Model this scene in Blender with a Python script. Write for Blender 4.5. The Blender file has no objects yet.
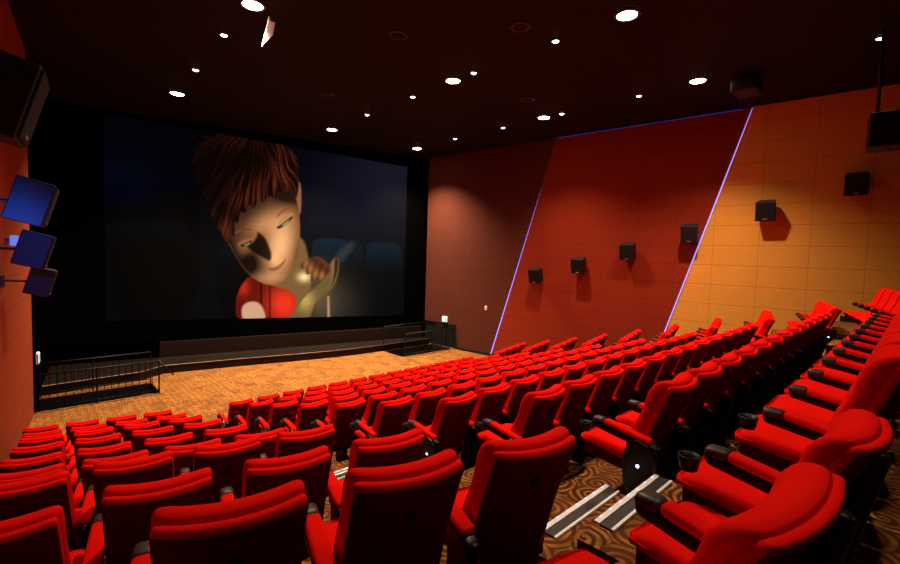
import bpy, bmesh, math, random
import numpy as np
from mathutils import Vector, Matrix
random.seed(7)
S = bpy.context.scene
C = S.collection
PI = math.pi
R = math.radians

# ------------------------------------------------------------------ view
S.view_settings.view_transform = 'Standard'
S.view_settings.look = 'None'
S.view_settings.exposure = 0.0
S.view_settings.gamma = 1.0
S.view_settings.use_curve_mapping = False
w = bpy.data.worlds.new('world'); S.world = w; w.use_nodes = True
w.node_tree.nodes['Background'].inputs[0].default_value = (.9, .45, .3, 1)
w.node_tree.nodes['Background'].inputs[1].default_value = 0.0

# ------------------------------------------------------------------ materials
class N:
    """small node-building helper"""
    def __init__(s, name):
        s.m = bpy.data.materials.new(name); s.m.use_nodes = True
        s.t = s.m.node_tree; s.b = s.t.nodes['Principled BSDF']
    def n(s, typ, **kw):
        o = s.t.nodes.new(typ)
        for k, v in kw.items(): setattr(o, k, v)
        return o
    def l(s, a, b): s.t.links.new(a, b)
    def math(s, op, a, b=None, c=None):
        o = s.n('ShaderNodeMath', operation=op)
        for i, v in enumerate((a, b, c)):
            if v is None: continue
            if isinstance(v, (int, float)): o.inputs[i].default_value = v
            else: s.l(v, o.inputs[i])
        return o.outputs[0]
    def mix(s, f, a, b):
        o = s.n('ShaderNodeMix', data_type='RGBA')
        s.l(f, o.inputs[0])
        for i, v in ((6, a), (7, b)):
            if isinstance(v, tuple): o.inputs[i].default_value = (*v, 1)
            else: s.l(v, o.inputs[i])
        return o.outputs[2]
    def coords(s, kind='Object'):
        return s.n('ShaderNodeTexCoord').outputs[kind]
    def noise(s, vec, scale, detail=3):
        o = s.n('ShaderNodeTexNoise'); o.inputs['Scale'].default_value = scale; o.inputs['Detail'].default_value = detail
        s.l(vec, o.inputs['Vector']); return o.outputs[0]
    def bump(s, h, strength, dist=.01):
        o = s.n('ShaderNodeBump'); o.inputs['Strength'].default_value = strength; o.inputs['Distance'].default_value = dist
        s.l(h, o.inputs['Height']); s.l(o.outputs[0], s.b.inputs['Normal'])
    def set(s, col=None, rough=None, metal=None, spec=None):
        if col: s.b.inputs['Base Color'].default_value = (*col, 1)
        if rough is not None: s.b.inputs['Roughness'].default_value = rough
        if metal is not None: s.b.inputs['Metallic'].default_value = metal
        if spec is not None: s.b.inputs['Specular IOR Level'].default_value = spec
        return s

def plain(name, col, rough=.5, metal=0, spec=.5, var=.15, scale=30):
    a = N(name).set(col, rough, metal, spec)
    f = a.noise(a.coords(), scale)
    d = tuple(c*(1-var) for c in col); e = tuple(min(1, c*(1+var)) for c in col)
    a.l(a.mix(f, d, e), a.b.inputs['Base Color'])
    return a.m

def fabric(name, col):
    a = N(name).set(col, .9, 0, .04)
    co = a.coords()
    f = a.noise(co, 9, 4)
    a.l(a.mix(f, tuple(c*.86 for c in col), col), a.b.inputs['Base Color'])
    a.bump(a.noise(co, 260, 2), .18, .002)
    return a.m

def emit(name, col, strength):
    a = N(name).set((0, 0, 0), .5)
    a.b.inputs['Emission Color'].default_value = (*col, 1)
    a.b.inputs['Emission Strength'].default_value = strength
    return a.m

def wall_fabric(name, col, u0=0.0, z0=-.05, bw=1.15, bh=.583):
    """fabric wall panels with thin dark joints; object x runs along the wall, z is up"""
    a = N(name).set(col, .92, 0, .12)
    co = a.coords()
    sp = a.n('ShaderNodeSeparateXYZ'); a.l(co, sp.inputs[0])
    def joint(v, off, per, wid):
        f = a.math('FRACT', a.math('DIVIDE', a.math('SUBTRACT', v, off), per))
        d = a.math('MINIMUM', f, a.math('SUBTRACT', 1.0, f))
        return a.math('LESS_THAN', d, wid/per)
    jz = joint(sp.outputs[2], z0, bh, .006); ju = joint(sp.outputs[0], u0, bw, .005)
    j = a.math('MAXIMUM', jz, ju)
    f1 = a.noise(co, 2.2, 4); f2 = a.noise(co, 45, 3)
    base = a.mix(f1, tuple(c*.86 for c in col), tuple(c*1.1 for c in col))
    f3 = a.noise(co, 14, 5)
    base2 = a.mix(a.math('MULTIPLY', a.math('ADD', f2, f3), .42), base, tuple(c*.6 for c in col))
    fin = a.mix(j, base2, tuple(c*.42 for c in col))
    a.l(fin, a.b.inputs['Base Color'])
    h = a.math('SUBTRACT', a.math('MULTIPLY', f2, .3), a.math('MULTIPLY', j, 1.0))
    a.bump(h, .35, .01)
    return a.m

def swirl_carpet(name):
    a = N(name).set((.2, .1, .04), .95, 0, .05)
    co = a.coords()
    nz = a.n('ShaderNodeTexNoise'); nz.inputs['Scale'].default_value = 3.0; a.l(co, nz.inputs['Vector'])
    # warp coordinates slightly
    vm = a.n('ShaderNodeVectorMath', operation='MULTIPLY_ADD')
    a.l(nz.outputs['Color'], vm.inputs[0]); vm.inputs[1].default_value = (.12, .12, 0); a.l(co, vm.inputs[2])
    fl = a.n('ShaderNodeVectorMath', operation='MULTIPLY'); a.l(vm.outputs[0], fl.inputs[0]); fl.inputs[1].default_value = (1, 1, 0)
    vo = a.n('ShaderNodeTexVoronoi'); vo.voronoi_dimensions = '2D'; vo.inputs['Scale'].default_value = 3.6; vo.inputs['Randomness'].default_value = .75
    a.l(fl.outputs[0], vo.inputs['Vector'])
    df = a.n('ShaderNodeVectorMath', operation='SUBTRACT'); a.l(fl.outputs[0], df.inputs[0]); a.l(vo.outputs['Position'], df.inputs[1])
    sp = a.n('ShaderNodeSeparateXYZ'); a.l(df.outputs[0], sp.inputs[0])
    ang = a.math('ARCTAN2', sp.outputs[1], sp.outputs[0])
    ln = a.n('ShaderNodeVectorMath', operation='LENGTH'); a.l(df.outputs[0], ln.inputs[0])
    r = ln.outputs['Value']
    ph = a.math('ADD', a.math('MULTIPLY', r, 118.0), ang)
    s1 = a.math('SINE', ph)
    s2 = a.math('SMOOTH_MIN', a.math('MULTIPLY_ADD', s1, 1.6, .25), 1.0, .3)
    sep = a.n('ShaderNodeSeparateColor'); a.l(vo.outputs['Color'], sep.inputs[0])
    s2 = a.math('ADD', s2, a.math('MULTIPLY_ADD', sep.outputs[2], .9, -.45))
    s2 = a.math('MINIMUM', a.math('MAXIMUM', s2, 0.0), 1.0)
    gold = a.mix(sep.outputs[0], (.44, .17, .034), (.52, .23, .050))
    dark = a.mix(sep.outputs[1], (.07, .018, .010), (.17, .05, .018))
    pile = a.noise(co, 140, 2)
    c1 = a.mix(s2, dark, gold)
    c2 = a.mix(a.math('MULTIPLY', pile, .45), c1, (.06, .02, .01))
    v2 = a.n('ShaderNodeTexVoronoi'); v2.voronoi_dimensions = '2D'; v2.inputs['Scale'].default_value = 6.5; v2.inputs['Randomness'].default_value = .35
    a.l(fl.outputs[0], v2.inputs['Vector'])
    fk = a.math('MULTIPLY', a.math('SUBTRACT', v2.outputs['Distance'], .30), 2.4); fk = a.math('MINIMUM', a.math('MAXIMUM', fk, 0.0), .55)
    c3 = a.mix(fk, c2, (.10, .030, .010))
    a.l(c3, a.b.inputs['Base Color'])
    a.bump(pile, .5, .004)
    return a.m

M = dict(
    red=fabric('red_upholstery', (.86, .0062, .0026)),
    maroon=fabric('dark_maroon_back_panel', (.105, .0040, .0035)),
    black=plain('black_plastic', (.004, .004, .0045), .45, 0, .3),
    panel=plain('black_end_panel', (.0035, .0035, .004), .30, 0, .4),
    tip=plain('dark_brown_arm_cap', (.045, .026, .022), .45, 0, .4),
    dark=plain('black_paint', (.004, .0035, .0035), .75, 0, .2),
    drape=plain('black_drape', (.0008, .0008, .0008), 1, 0, 0),
    ceil=plain('black_ceiling', (.0048, .0026, .0022), .8, 0, .25, .4, 1.5),
    stage=plain('dark_stage_boards', (.0075, .0028, .0020), .5, 0, .2, .3, 3),
    trim=plain('brushed_metal_nosing', (.24, .15, .13), .4, .9, .5),
    white=plain('white_nosing_strip', (.90, .89, .90), .4, 0, .5, .04),
    grey=plain('grey_ribbed_strip', (.035, .027, .026), .6, 0, .4),
    steel=plain('dark_steel_rail', (.003, .0026, .0026), .6, .2, .3),
    spk=plain('black_speaker_cabinet', (.008, .006, .006), .55, 0, .4),
    grille=plain('speaker_grille', (.004, .004, .0045), .8, 0, .3),
    metal=plain('bracket_metal', (.05, .04, .04), .4, .7, .5),
    badge=plain('silver_badge', (.55, .5, .48), .35, .8, .5),
    base=plain('base_trim_black', (.006, .004, .004), .6, 0, .3),
    plate=plain('white_card', (.85, .82, .78), .6, 0, .3, .03),
    ring=plain('downlight_rim', (.05, .04, .035), .4, .5, .5),
    carpet=swirl_carpet('swirl_pattern_carpet'),
    wall_far=wall_fabric('wall_fabric_rust_shaded', (.10, .022, .014), u0=.35),  # panel tones also carry the uneven wall lighting; this one is darkened
    wall_mid=wall_fabric('wall_fabric_rust_red', (.27, .028, .009), u0=.0),  # red fabric tone, with the weaker light here put into the colour
    wall_near=wall_fabric('wall_fabric_orange_lit', (.82, .375, .062), u0=.285, bw=1.12, bh=.576),  # brightened and yellowed: strong warm lighting put into the colour
    wall_left=wall_fabric('wall_fabric_brick', (.30, .042, .012), u0=.3),
    lamp=emit('lamp_glass_warm', (1, .80, .62), 40),
    lamp_s=emit('small_lamp_glass_warm', (1, .70, .50), 18),
    led=emit('blue_led', (.26, .22, 1.0), 2.6),
    led_dim=emit('dim_blue_led', (.10, .14, 1.0), .12),
    aisle=emit('aisle_lamp', (.55, .65, 1.0), 6),
    ledw=emit('white_led_dot', (.40, .45, 1.0), 2.2),
    exitm=emit('exit_sign_green', (.25, .75, .50), .9),
    exitw=emit('exit_sign_white', (.85, 1, .9), 1.4),
    blueb=emit('blue_wall_lamp', (.16, .28, 1.0), .75),
    redl=emit('red_indicator', (1, .12, .08), 3.0),
)

# ------------------------------------------------------------------ geometry helpers
def finish(name, bm, mat, parent=None, smooth=False, loc=None, rotz=None):
    me = bpy.data.meshes.new(name)
    bmesh.ops.recalc_face_normals(bm, faces=bm.faces)
    bm.to_mesh(me); bm.free()
    for m_ in (mat if isinstance(mat, (list, tuple)) else [mat]): me.materials.append(m_)
    if smooth:
        for p in me.polygons: p.use_smooth = True
    o = bpy.data.objects.new(name, me); C.objects.link(o)
    if loc: o.location = loc
    if rotz: o.rotation_euler = (0, 0, rotz)
    if parent: o.parent = parent
    return o

def box(bm, x0, x1, y0, y1, z0, z1, T=None, mi=0):
    vs = [bm.verts.new((x, y, z)) for z in (z0, z1) for x, y in ((x0, y0), (x1, y0), (x1, y1), (x0, y1))]
    if T is not None:
        for v in vs: v.co = T @ v.co
    for f in ((0, 3, 2, 1), (4, 5, 6, 7), (0, 1, 5, 4), (1, 2, 6, 5), (2, 3, 7, 6), (3, 0, 4, 7)):
        bm.faces.new([vs[i] for i in f]).material_index = mi

def prism(bm, pts, z0, z1):
    lo = [bm.verts.new((x, y, z0)) for x, y in pts]; hi = [bm.verts.new((x, y, z1)) for x, y in pts]
    n = len(pts)
    bm.faces.new(lo[::-1]); bm.faces.new(hi)
    for i in range(n): bm.faces.new((lo[i], lo[(i+1) % n], hi[(i+1) % n], hi[i]))

def rbox(bm, hx, hy, hz, r, nx, ny, nz, fn=None, mi=0):
    """rounded box centred on the origin; fn deforms every vertex"""
    def ax(h, n):
        r_ = min(r, h*.999)
        a = [-h, -h+.12*r_, -h+.45*r_, -h+r_]
        m = [(-h+r_) + (2*h-2*r_)*i/n for i in range(1, n)] if h > r_*1.001 else []
        return a + m + [-v for v in a[::-1]]
    X, Y, Z = ax(hx, nx), ax(hy, ny), ax(hz, nz)
    def uniq(a):
        o = []
        for v in a:
            if not o or abs(v-o[-1]) > 1e-7: o.append(v)
        return o
    X, Y, Z = uniq(X), uniq(Y), uniq(Z)
    D = {}
    def V(i, j, k):
        key = (i, j, k)
        if key not in D:
            p = Vector((X[i], Y[j], Z[k]))
            q = Vector([max(-(h-r), min(h-r, c)) if h > r else 0 for h, c in zip((hx, hy, hz), p)])
            d = p-q
            if d.length > 1e-9: p = q + d.normalized()*min(r, max(abs(d.x), abs(d.y), abs(d.z)))
            if fn: p = Vector(fn(p.x, p.y, p.z))
            D[key] = bm.verts.new(p)
        return D[key]
    a, b, c = len(X)-1, len(Y)-1, len(Z)-1
    def q(*v):
        f = bm.faces.new(v); f.material_index = mi
    for i in range(a):
        for j in range(b):
            q(V(i, j, c), V(i+1, j, c), V(i+1, j+1, c), V(i, j+1, c)); q(V(i, j, 0), V(i, j+1, 0), V(i+1, j+1, 0), V(i+1, j, 0))
    for i in range(a):
        for k in range(c):
            q(V(i, 0, k), V(i+1, 0, k), V(i+1, 0, k+1), V(i, 0, k+1)); q(V(i, b, k), V(i, b, k+1), V(i+1, b, k+1), V(i+1, b, k))
    for j in range(b):
        for k in range(c):
            q(V(0, j, k), V(0, j, k+1), V(0, j+1, k+1), V(0, j+1, k)); q(V(a, j, k), V(a, j+1, k), V(a, j+1, k+1), V(a, j, k+1))

def lathe(bm, prof, n=24, T=None, mi=0, closed=False):
    rings = []
    for r_, z in prof:
        ring = [bm.verts.new((r_*math.cos(2*PI*i/n), r_*math.sin(2*PI*i/n), z)) for i in range(n)]
        rings.append(ring)
    if closed: rings.append(rings[0])
    for a_, b_ in zip(rings, rings[1:]):
        for i in range(n):
            bm.faces.new((a_[i], a_[(i+1) % n], b_[(i+1) % n], b_[i])).material_index = mi
    if not closed:
        bm.faces.new(rings[0][::-1]).material_index = mi; bm.faces.new(rings[-1]).material_index = mi
    if T is not None:
        done = set()
        for rg in rings:
            for v in rg:
                if v not in done: v.co = T @ v.co; done.add(v)

def tube(bm, p, q, r_, n=8, mi=0):
    p, q = Vector(p), Vector(q); d = q-p
    T = Matrix.Translation(p) @ d.to_track_quat('Z', 'Y').to_matrix().to_4x4()
    lathe(bm, [(r_, 0), (r_, d.length)], n, T, mi)

def B(): return bmesh.new()
def empty(name, loc, rz=0):
    o = bpy.data.objects.new(name, None); C.objects.link(o); o.location = loc; o.rotation_euler = (0, 0, rz); return o
def tag(o, label, cat, group=None):
    o['label'] = label; o['category'] = cat
    if group: o['group'] = group
    return o
def struct(o): o['kind'] = 'structure'; return o
def copy_tree(o, parent=None):
    c = o.copy(); C.objects.link(c); c.parent = parent
    for ch in o.children: copy_tree(ch, c)
    return c

# ------------------------------------------------------------------ room layout (metres; origin at eye height over the back row)
FLOOR = -4.12
CEIL = 4.40
ROWY = [.10] + [1.12 + 1.053*(i-1) for i in range(1, 10)]
TOP = [-.40] + [-.80 - .3354*(i-1) + .0054*(i-1)**2 for i in range(1, 10)]
SEATH = .985
F = [t-SEATH for t in TOP]; F[9] = FLOOR
SP = .56
def XR(y): return 14.15 - .114*(y-12.15)
def XL(y): return -1.22 + .096*y
T13 = math.tan(R(13))
YB = -2.6     # behind the back row

# tiers
def front_line(y):
    """front edge of a tier in seat zones, aisles pulled forward"""
    def side(x): return y - .24 + (T13*(1.98-x) if x < 1.98 else T13*(x-11.28) if x > 11.28 else 0)
    ay = y - .02
    return [(XL(y)-.2, side(XL(y)-.2)), (1.98, side(1.98)), (1.98, ay), (2.96, ay), (2.96, y-.24), (10.32, y-.24), (10.32, ay), (11.28, ay), (11.28, y-.24), (XR(y)+.2, side(XR(y)+.2))]
for i in range(0, 9):
    bm = B(); pts = front_line(ROWY[i+1]) + [(XR(YB)+.2, YB), (XL(YB)-.2, YB)]
    prism(bm, pts[::-1], F[i+1]-.02 if i < 8 else FLOOR-.02, F[i])
    struct(finish('floor', bm, M['carpet']))
    zh = (F[i]+F[i+1])/2
    bm = B()
    for x0, x1 in ((1.98, 2.96), (10.32, 11.28)):
        box(bm, x0, x1, ROWY[i+1]-.04, ROWY[i+1]+.31, F[i+1]-.015, zh)
    struct(finish('floor_step', bm, M['carpet']))

# flat front floor with the two stair openings left open
LP = (.12, 2.80, 14.62, 15.85); RP = (11.0, 13.78, 14.12, 15.46)
bm = B()
def quad(x0, x1, y0, y1): box(bm, x0, x1, y0, y1, FLOOR-.012, FLOOR)
quad(-1.6, 16, 8.5, 14.12)
quad(-1.6, LP[0], 14.12, 19.5); quad(LP[0], LP[1], 14.12, LP[2]); quad(LP[0], LP[1], LP[3], 19.5)
quad(LP[1], RP[0], 14.12, 19.5); quad(RP[0], RP[1], RP[3], 19.5); quad(RP[1], 16, 14.12, 19.5)
struct(finish('floor', bm, M['carpet']))
for nm, P_ in (('left', LP), ('right', RP)):
    bm = B(); x0, x1, y0, y1 = P_; zb = -5.2
    box(bm, x0-.3, x1+.3, y0-.1, y1+.1, zb-.1, zb)
    box(bm, x0-.1, x0, y0, y1, zb, FLOOR-.014); box(bm, x1, x1+.1, y0, y1, zb, FLOOR-.014)
    box(bm, x0-.1, x1+.1, y0-.1, y0, zb, FLOOR-.014); box(bm, x0-.1, x1+.1, y1, y1+.1, zb, FLOOR-.014)
    ns = 6
    for k in range(ns):    # steps going down towards the exit door
        if nm == 'right': box(bm, x0+k*.26, x0+(k+1)*.26, y0, y1, zb, FLOOR-.16-(k+1)*.14)
        else: box(bm, x1-(k+1)*.26, x1-k*.26, y0, y1, zb, FLOOR-.16-(k+1)*.14)
    struct(finish('floor_stairwell', bm, M['dark']))

# ceiling
bm = B(); box(bm, -3, 18, YB-.5, 21, CEIL, CEIL+.15); struct(finish('ceiling', bm, M['ceil']))
# back wall
bm = B(); box(bm, -3, 18, YB-.2, YB, -3, CEIL); struct(finish('wall_back', bm, M['dark']))

# right wall: object x runs along the wall from y=YB towards the screen, local y = into the room is negative
angR = math.atan2(1, -.114)
def wall_frame(name, P0, ang, polys, thick, mat):
    bm = B()
    for pts in polys:
        lo = [bm.verts.new((u, 0, z)) for u, z in pts]; hi = [bm.verts.new((u, thick, z)) for u, z in pts]
        n = len(pts); bm.faces.new(lo); bm.faces.new(hi[::-1])
        for i in range(n): bm.faces.new((lo[i], hi[i], hi[(i+1) % n], lo[(i+1) % n]))
    o = finish(name, bm, mat); o.location = (P0[0], P0[1], 0); o.rotation_euler = (0, 0, ang)
    return o
kR = math.sqrt(1+.114**2)
def UR(y): return (y-YB)*kR
PR = (XR(YB), YB)
# face of the three panels steps towards the room as it comes nearer (local +y is towards the room on the right wall)
y2t, y2b = 3.60, 6.06; y1t, y1b = 9.58, 12.16
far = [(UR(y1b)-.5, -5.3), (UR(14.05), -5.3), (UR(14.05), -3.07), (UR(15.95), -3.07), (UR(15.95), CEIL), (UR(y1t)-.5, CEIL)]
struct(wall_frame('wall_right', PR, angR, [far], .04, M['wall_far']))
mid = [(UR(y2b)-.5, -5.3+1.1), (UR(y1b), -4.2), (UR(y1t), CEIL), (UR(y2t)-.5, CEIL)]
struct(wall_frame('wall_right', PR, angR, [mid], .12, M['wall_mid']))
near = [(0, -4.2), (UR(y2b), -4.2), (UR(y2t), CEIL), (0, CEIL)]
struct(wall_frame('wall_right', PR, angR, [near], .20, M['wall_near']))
bm = B(); box(bm, -.5, UR(15.95), -.25, -.01, -5.4, CEIL); o = finish('wall_right', bm, M['dark']); o.location = (*PR, 0); o.rotation_euler = (0, 0, angR)
struct(o)
# exit door leaf of the right wall
bm = B(); box(bm, UR(14.05), UR(15.2), .0, .03, -5.2, -3.07)
o = finish('door_1', bm, M['dark']); o.location = (*PR, 0); o.rotation_euler = (0, 0, angR); struct(o)
for dv in (14.60, 14.64):
    bm = B(); box(bm, UR(dv), UR(dv)+.02, .03, .06, -4.9, -3.12)
    h = finish('door_handle', bm, M['steel']); h.parent = o
# black skirting along the right wall
bm = B(); box(bm, UR(9.6), UR(14.05), .12, .15, -4.12, -4.02); o = finish('baseboard_right', bm, M['base']); o.location = (*PR, 0); o.rotation_euler = (0, 0, angR); struct(o)
bm = B()
for i in range(0, 9):
    ya = ROWY[i]+.3 if i else YB; yb_ = ROWY[i+1]+.3
    box(bm, UR(ya), UR(yb_), .20, .225, F[i]-.02, F[i]+.14)
o = finish('baseboard_right', bm, M['base']); o.location = (*PR, 0); o.rotation_euler = (0, 0, angR); struct(o)

# blue light strips tucked behind the slanted panel edges and along the ceiling
def led(name, P0, ang, a, b, y, label, wid=.02, mat='led'):
    bm = B(); (u0, z0), (u1, z1) = a, b
    L = math.hypot(u1-u0, z1-z0); th = math.atan2(z1-z0, u1-u0)
    T = Matrix.Translation((u0, y, z0)) @ Matrix.Rotation(-th, 4, 'Y')
    box(bm, 0, L, -.012, .012, -wid/2, wid/2, T)
    o = finish(name, bm, M[mat]); o.location = (P0[0], P0[1], 0); o.rotation_euler = (0, 0, ang)
    return tag(o, label, 'light strip')
led('led_strip', PR, angR, (UR(y1b)+.013, -4.05), (UR(y1t)+.013, CEIL-.02), .062, 'slanted blue light strip between brown and red wall panels')
led('led_strip', PR, angR, (UR(y2b)+.013, -4.0), (UR(y2t)+.013, CEIL-.02), .142, 'slanted blue light strip at the edge of the orange wall panel')
led('led_strip', PR, angR, (UR(y2t)+.25, CEIL-.015), (UR(y1t)-.05, CEIL-.015), .16, 'faint blue light strip along the ceiling above the red wall panel', .02, 'led_dim')

# left wall
kL = math.sqrt(1+.096**2); angL = math.atan2(1, .096); PLw = (XL(YB), YB)
def UL(y): return (y-YB)*kL
bm = B(); box(bm, 0, UL(14.55), 0, .2, -5.3, CEIL); o = finish('wall_left', bm, M['wall_left']); o.location = (*PLw, 0); o.rotation_euler = (0, 0, angL); struct(o)
bm = B(); box(bm, UL(14.55), UL(19.3), .0, .2, -5.3, CEIL); o = finish('wall_left', bm, M['drape']); o.location = (*PLw, 0); o.rotation_euler = (0, 0, angL); struct(o)
led('led_strip', PLw, angL, (UL(5.9), -3.0), (UL(3.5), CEIL-.02), -.03, 'slanted blue light strip on the left wall near the seats', .02, 'led_dim')

# front: screen plane
TLc = Vector((2.04, 18.67, 4.25)); TRc = Vector((12.77, 16.42, 3.92)); BRc = Vector((12.77, 16.42, -2.84)); BLc = Vector((2.04, 18.67, -2.55))
dirx = Vector((.9787, -.2052, 0)); nrm = Vector((-.2052, -.9787, 0))
o0 = Vector((2.04, 18.67, 0))
angS = math.atan2(dirx.y, dirx.x)
bm = B(); box(bm, -2.6, 12.6, .12, .35, -5.2, CEIL)
o = finish('wall_front', bm, M['drape']); o.location = o0; o.rotation_euler = (0, 0, angS); struct(o)
# black masking frame round the picture
def maskpoly(name, pts, lab):
    bm = B()
    lo = [bm.verts.new((u, -.02, z)) for u, z in pts]; hi = [bm.verts.new((u, .11, z)) for u, z in pts]; n = len(pts)
    bm.faces.new(lo); bm.faces.new(hi[::-1])
    for i in range(n): bm.faces.new((lo[i], hi[i], hi[(i+1) % n], lo[(i+1) % n]))
    o = finish(name, bm, M['drape']); o.location = o0; o.rotation_euler = (0, 0, angS); return tag(o, lab, 'curtain')
LS = 10.963
maskpoly('masking_curtain', [(-2.2, -3.3), (-.004, -3.3), (-.004, 4.38), (-2.2, 4.38)], 'black masking drape filling the dark corner left of the cinema screen')
maskpoly('masking_curtain', [(LS+.004, -3.5), (LS+1.0, -3.5), (LS+1.0, 4.38), (LS+.004, 4.38)], 'narrow black masking drape between the screen and the right wall')
maskpoly('masking_curtain', [(.002, -3.3), (LS-.002, -3.5), (LS-.002, -2.845), (.002, -2.555)], 'black masking drape under the bottom edge of the screen')
maskpoly('masking_curtain', [(.002, 4.255), (LS-.002, 3.925), (LS-.002, 4.38), (.002, 4.38)], 'thin black masking drape along the top edge of the screen')

# ------------------------------------------------------------------ picture shown on the screen (flat, emissive, colour per vertex)
H = np.array([41.6857, -.8672, 104.8811, 9.8228, -31.3658, 244.3959, .0354, -.004])
def srgb(c):
    c = np.asarray(c, float)/255
    return np.where(c <= .04045, c/12.92, ((c+.055)/1.055)**2.4)
def sdist(P, poly):
    """signed distance to a polygon (negative inside)"""
    poly = np.asarray(poly, float); n = len(poly); d = np.full(len(P), 1e9); ins = np.zeros(len(P), bool)
    for i in range(n):
        a, b = poly[i], poly[(i+1) % n]; e = b-a; w_ = P-a
        t = np.clip((w_@e)/max(e@e, 1e-9), 0, 1); d = np.minimum(d, np.hypot(*(w_-t[:, None]*e).T))
        c1 = (a[1] > P[:, 1]) != (b[1] > P[:, 1])
        with np.errstate(divide='ignore', invalid='ignore'):
            xx = (b[0]-a[0])*(P[:, 1]-a[1])/(b[1]-a[1])+a[0]
        ins ^= c1 & (P[:, 0] < xx)
    return np.where(ins, -d, d)
def smooth_poly(poly, it=2):
    p = np.asarray(poly, float)
    for _ in range(it):
        q_ = np.roll(p, -1, 0); p = np.stack([.75*p+.25*q_, .25*p+.75*q_], 1).reshape(-1, 2)
    return p
def screen_art(P):
    """a child with tousled auburn hair in a red top, lit by a torch in a dark auditorium (art units)"""
    x, y = P[:, 0], P[:, 1]
    def blob(cx, cy, rx, ry, rot=0):
        c, s = math.cos(rot), math.sin(rot); dx, dy = x-cx, y-cy
        return np.exp(-(((dx*c+dy*s)/rx)**2 + ((-dx*s+dy*c)/ry)**2))
    col = np.zeros((len(P), 3)) + srgb((2, 3, 7))
    col += blob(402, 172, 60, 40)[:, None]*srgb((19, 18, 28))
    col += blob(350, 215, 60, 60)[:, None]*srgb((8, 10, 22))
    col += blob(120, 180, 40, 30)[:, None]*srgb((0, 2, 10))
    def paint(poly, c, soft=.8, a=1.0, smooth=2):
        nonlocal col
        d = sdist(P, smooth_poly(poly, smooth) if smooth else poly)
        m = np.clip(.5 - d/(2*soft), 0, 1)*a
        col = col*(1-m[:, None]) + m[:, None]*c
        return m
    # rows of dim blue seats on both sides
    for (x0, x1, yt, yb, c) in ((307, 343, 216, 300, (10, 17, 33)), (349, 374, 223, 300, (14, 15, 30)), (377, 398, 226, 300, (12, 14, 27)), (399, 412, 228, 300, (12, 14, 26)), (311, 349, 239, 318, (9, 34, 52)), (345, 364, 241, 318, (8, 24, 38)), (365, 402, 243, 318, (8, 30, 46)),
                                (100, 131, 167, 300, (3, 6, 26)), (100, 150, 183, 320, (2, 4, 19)), (148, 200, 178, 320, (2, 4, 14)), (104, 190, 222, 320, (2, 3, 9)), (217, 262, 245, 320, (3, 10, 20))):
        d = sdist(P, smooth_poly([(x0, yt+5), (x0+4, yt), ((x0+x1)/2, yt-1), (x1-4, yt+1), (x1, yt+7), (x1, yb), (x0, yb)], 2))
        m = np.clip(.5-d/2.5, 0, 1)*.9; sh = np.clip(1-(y-yt)/32, .10, 1)
        col = col*(1-m[:, None]) + m[:, None]*(srgb(c)[None]*sh[:, None])
    # glow of the torch
    col += blob(332, 302, 24, 26)[:, None]*srgb((52, 46, 36)) + blob(318, 296, 14, 24)[:, None]*srgb((84, 68, 40))
    paint([(349, 241), (356, 245), (336, 268), (330, 262)], srgb((55, 60, 58)), 3, .7)
    # neck and shoulders
    paint([(289, 240), (303, 236), (309, 262), (312, 290), (300, 322), (262, 322), (268, 285)], srgb((128, 92, 52)), 1.5)
    shirt = [(250, 276), (243, 283), (238, 293), (236, 306), (238, 322), (290, 322), (297, 303), (292, 291), (275, 287), (262, 280)]
    m = paint(shirt, srgb((190, 22, 14)), 1)
    sh = np.clip(blob(284, 304, 16, 17)*1.05+.14+blob(243, 287, 6, 8)*.5, 0, 1.1)
    col = col*(1-m[:, None]) + m[:, None]*srgb((232, 50, 28))*sh[:, None]
    paint([(260, 281), (262, 281), (262, 322), (260, 322)], srgb((25, 2, 2)), .7, .9, 0)
    paint([(269, 284), (270.5, 284), (270.5, 322), (269, 322)], srgb((30, 3, 3)), .7, .9, 0)
    paint([(241, 309), (245, 303), (254, 301), (262, 305), (267, 322), (243, 322)], srgb((212, 165, 128)), 1)
    # arm and hand holding the torch
    m = paint([(338, 256), (339, 268), (336, 281), (331, 290), (318, 299), (313, 306), (309, 322), (284, 322), (296, 310), (304, 297), (316, 287), (326, 276), (330, 262)], srgb((112, 90, 52)), 1)
    col += (m*blob(305, 300, 8, 10))[:, None]*srgb((170, 140, 70)) + (m*blob(334, 270, 3, 14))[:, None]*srgb((90, 60, 30))
    col += blob(304, 277, 6, 4.5)[:, None]*srgb((240, 215, 150))
    paint([(327, 296), (329, 296), (330, 322), (327, 322)], srgb((200, 150, 110)), .7, .8, 0)
    paint([(306, 262), (314, 256), (322, 258), (329, 264), (331, 272), (326, 275), (314, 270)], srgb((96, 50, 30)), 1)
    for pts in ([(300, 266), (304, 260), (311, 257), (317, 258), (312, 262), (305, 267), (301, 269)],
                [(305, 272), (307, 265), (314, 259), (321, 259), (315, 266), (311, 273), (307, 275)],
                [(310, 281), (311, 273), (317, 264), (324, 262), (323, 268), (317, 276), (313, 282)],
                [(317, 279), (319, 273), (324, 268), (329, 268), (328, 273), (322, 279), (319, 281)]):
        m = paint(pts, srgb((78, 36, 20)), .8)
        cx, cy = np.mean(pts, 0)
        col += (m*blob(cx-1, cy+2, 3, 6))[:, None]*srgb((150, 95, 50))
    paint([(334, 259), (338, 257), (338, 270), (333, 284), (331, 288), (334, 272)], srgb((64, 34, 22)), .8)
    # ear, face
    paint([(296, 184), (299.5, 181), (301, 190), (301, 212), (298, 216), (295, 206)], srgb((150, 96, 66)), .8)
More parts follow.
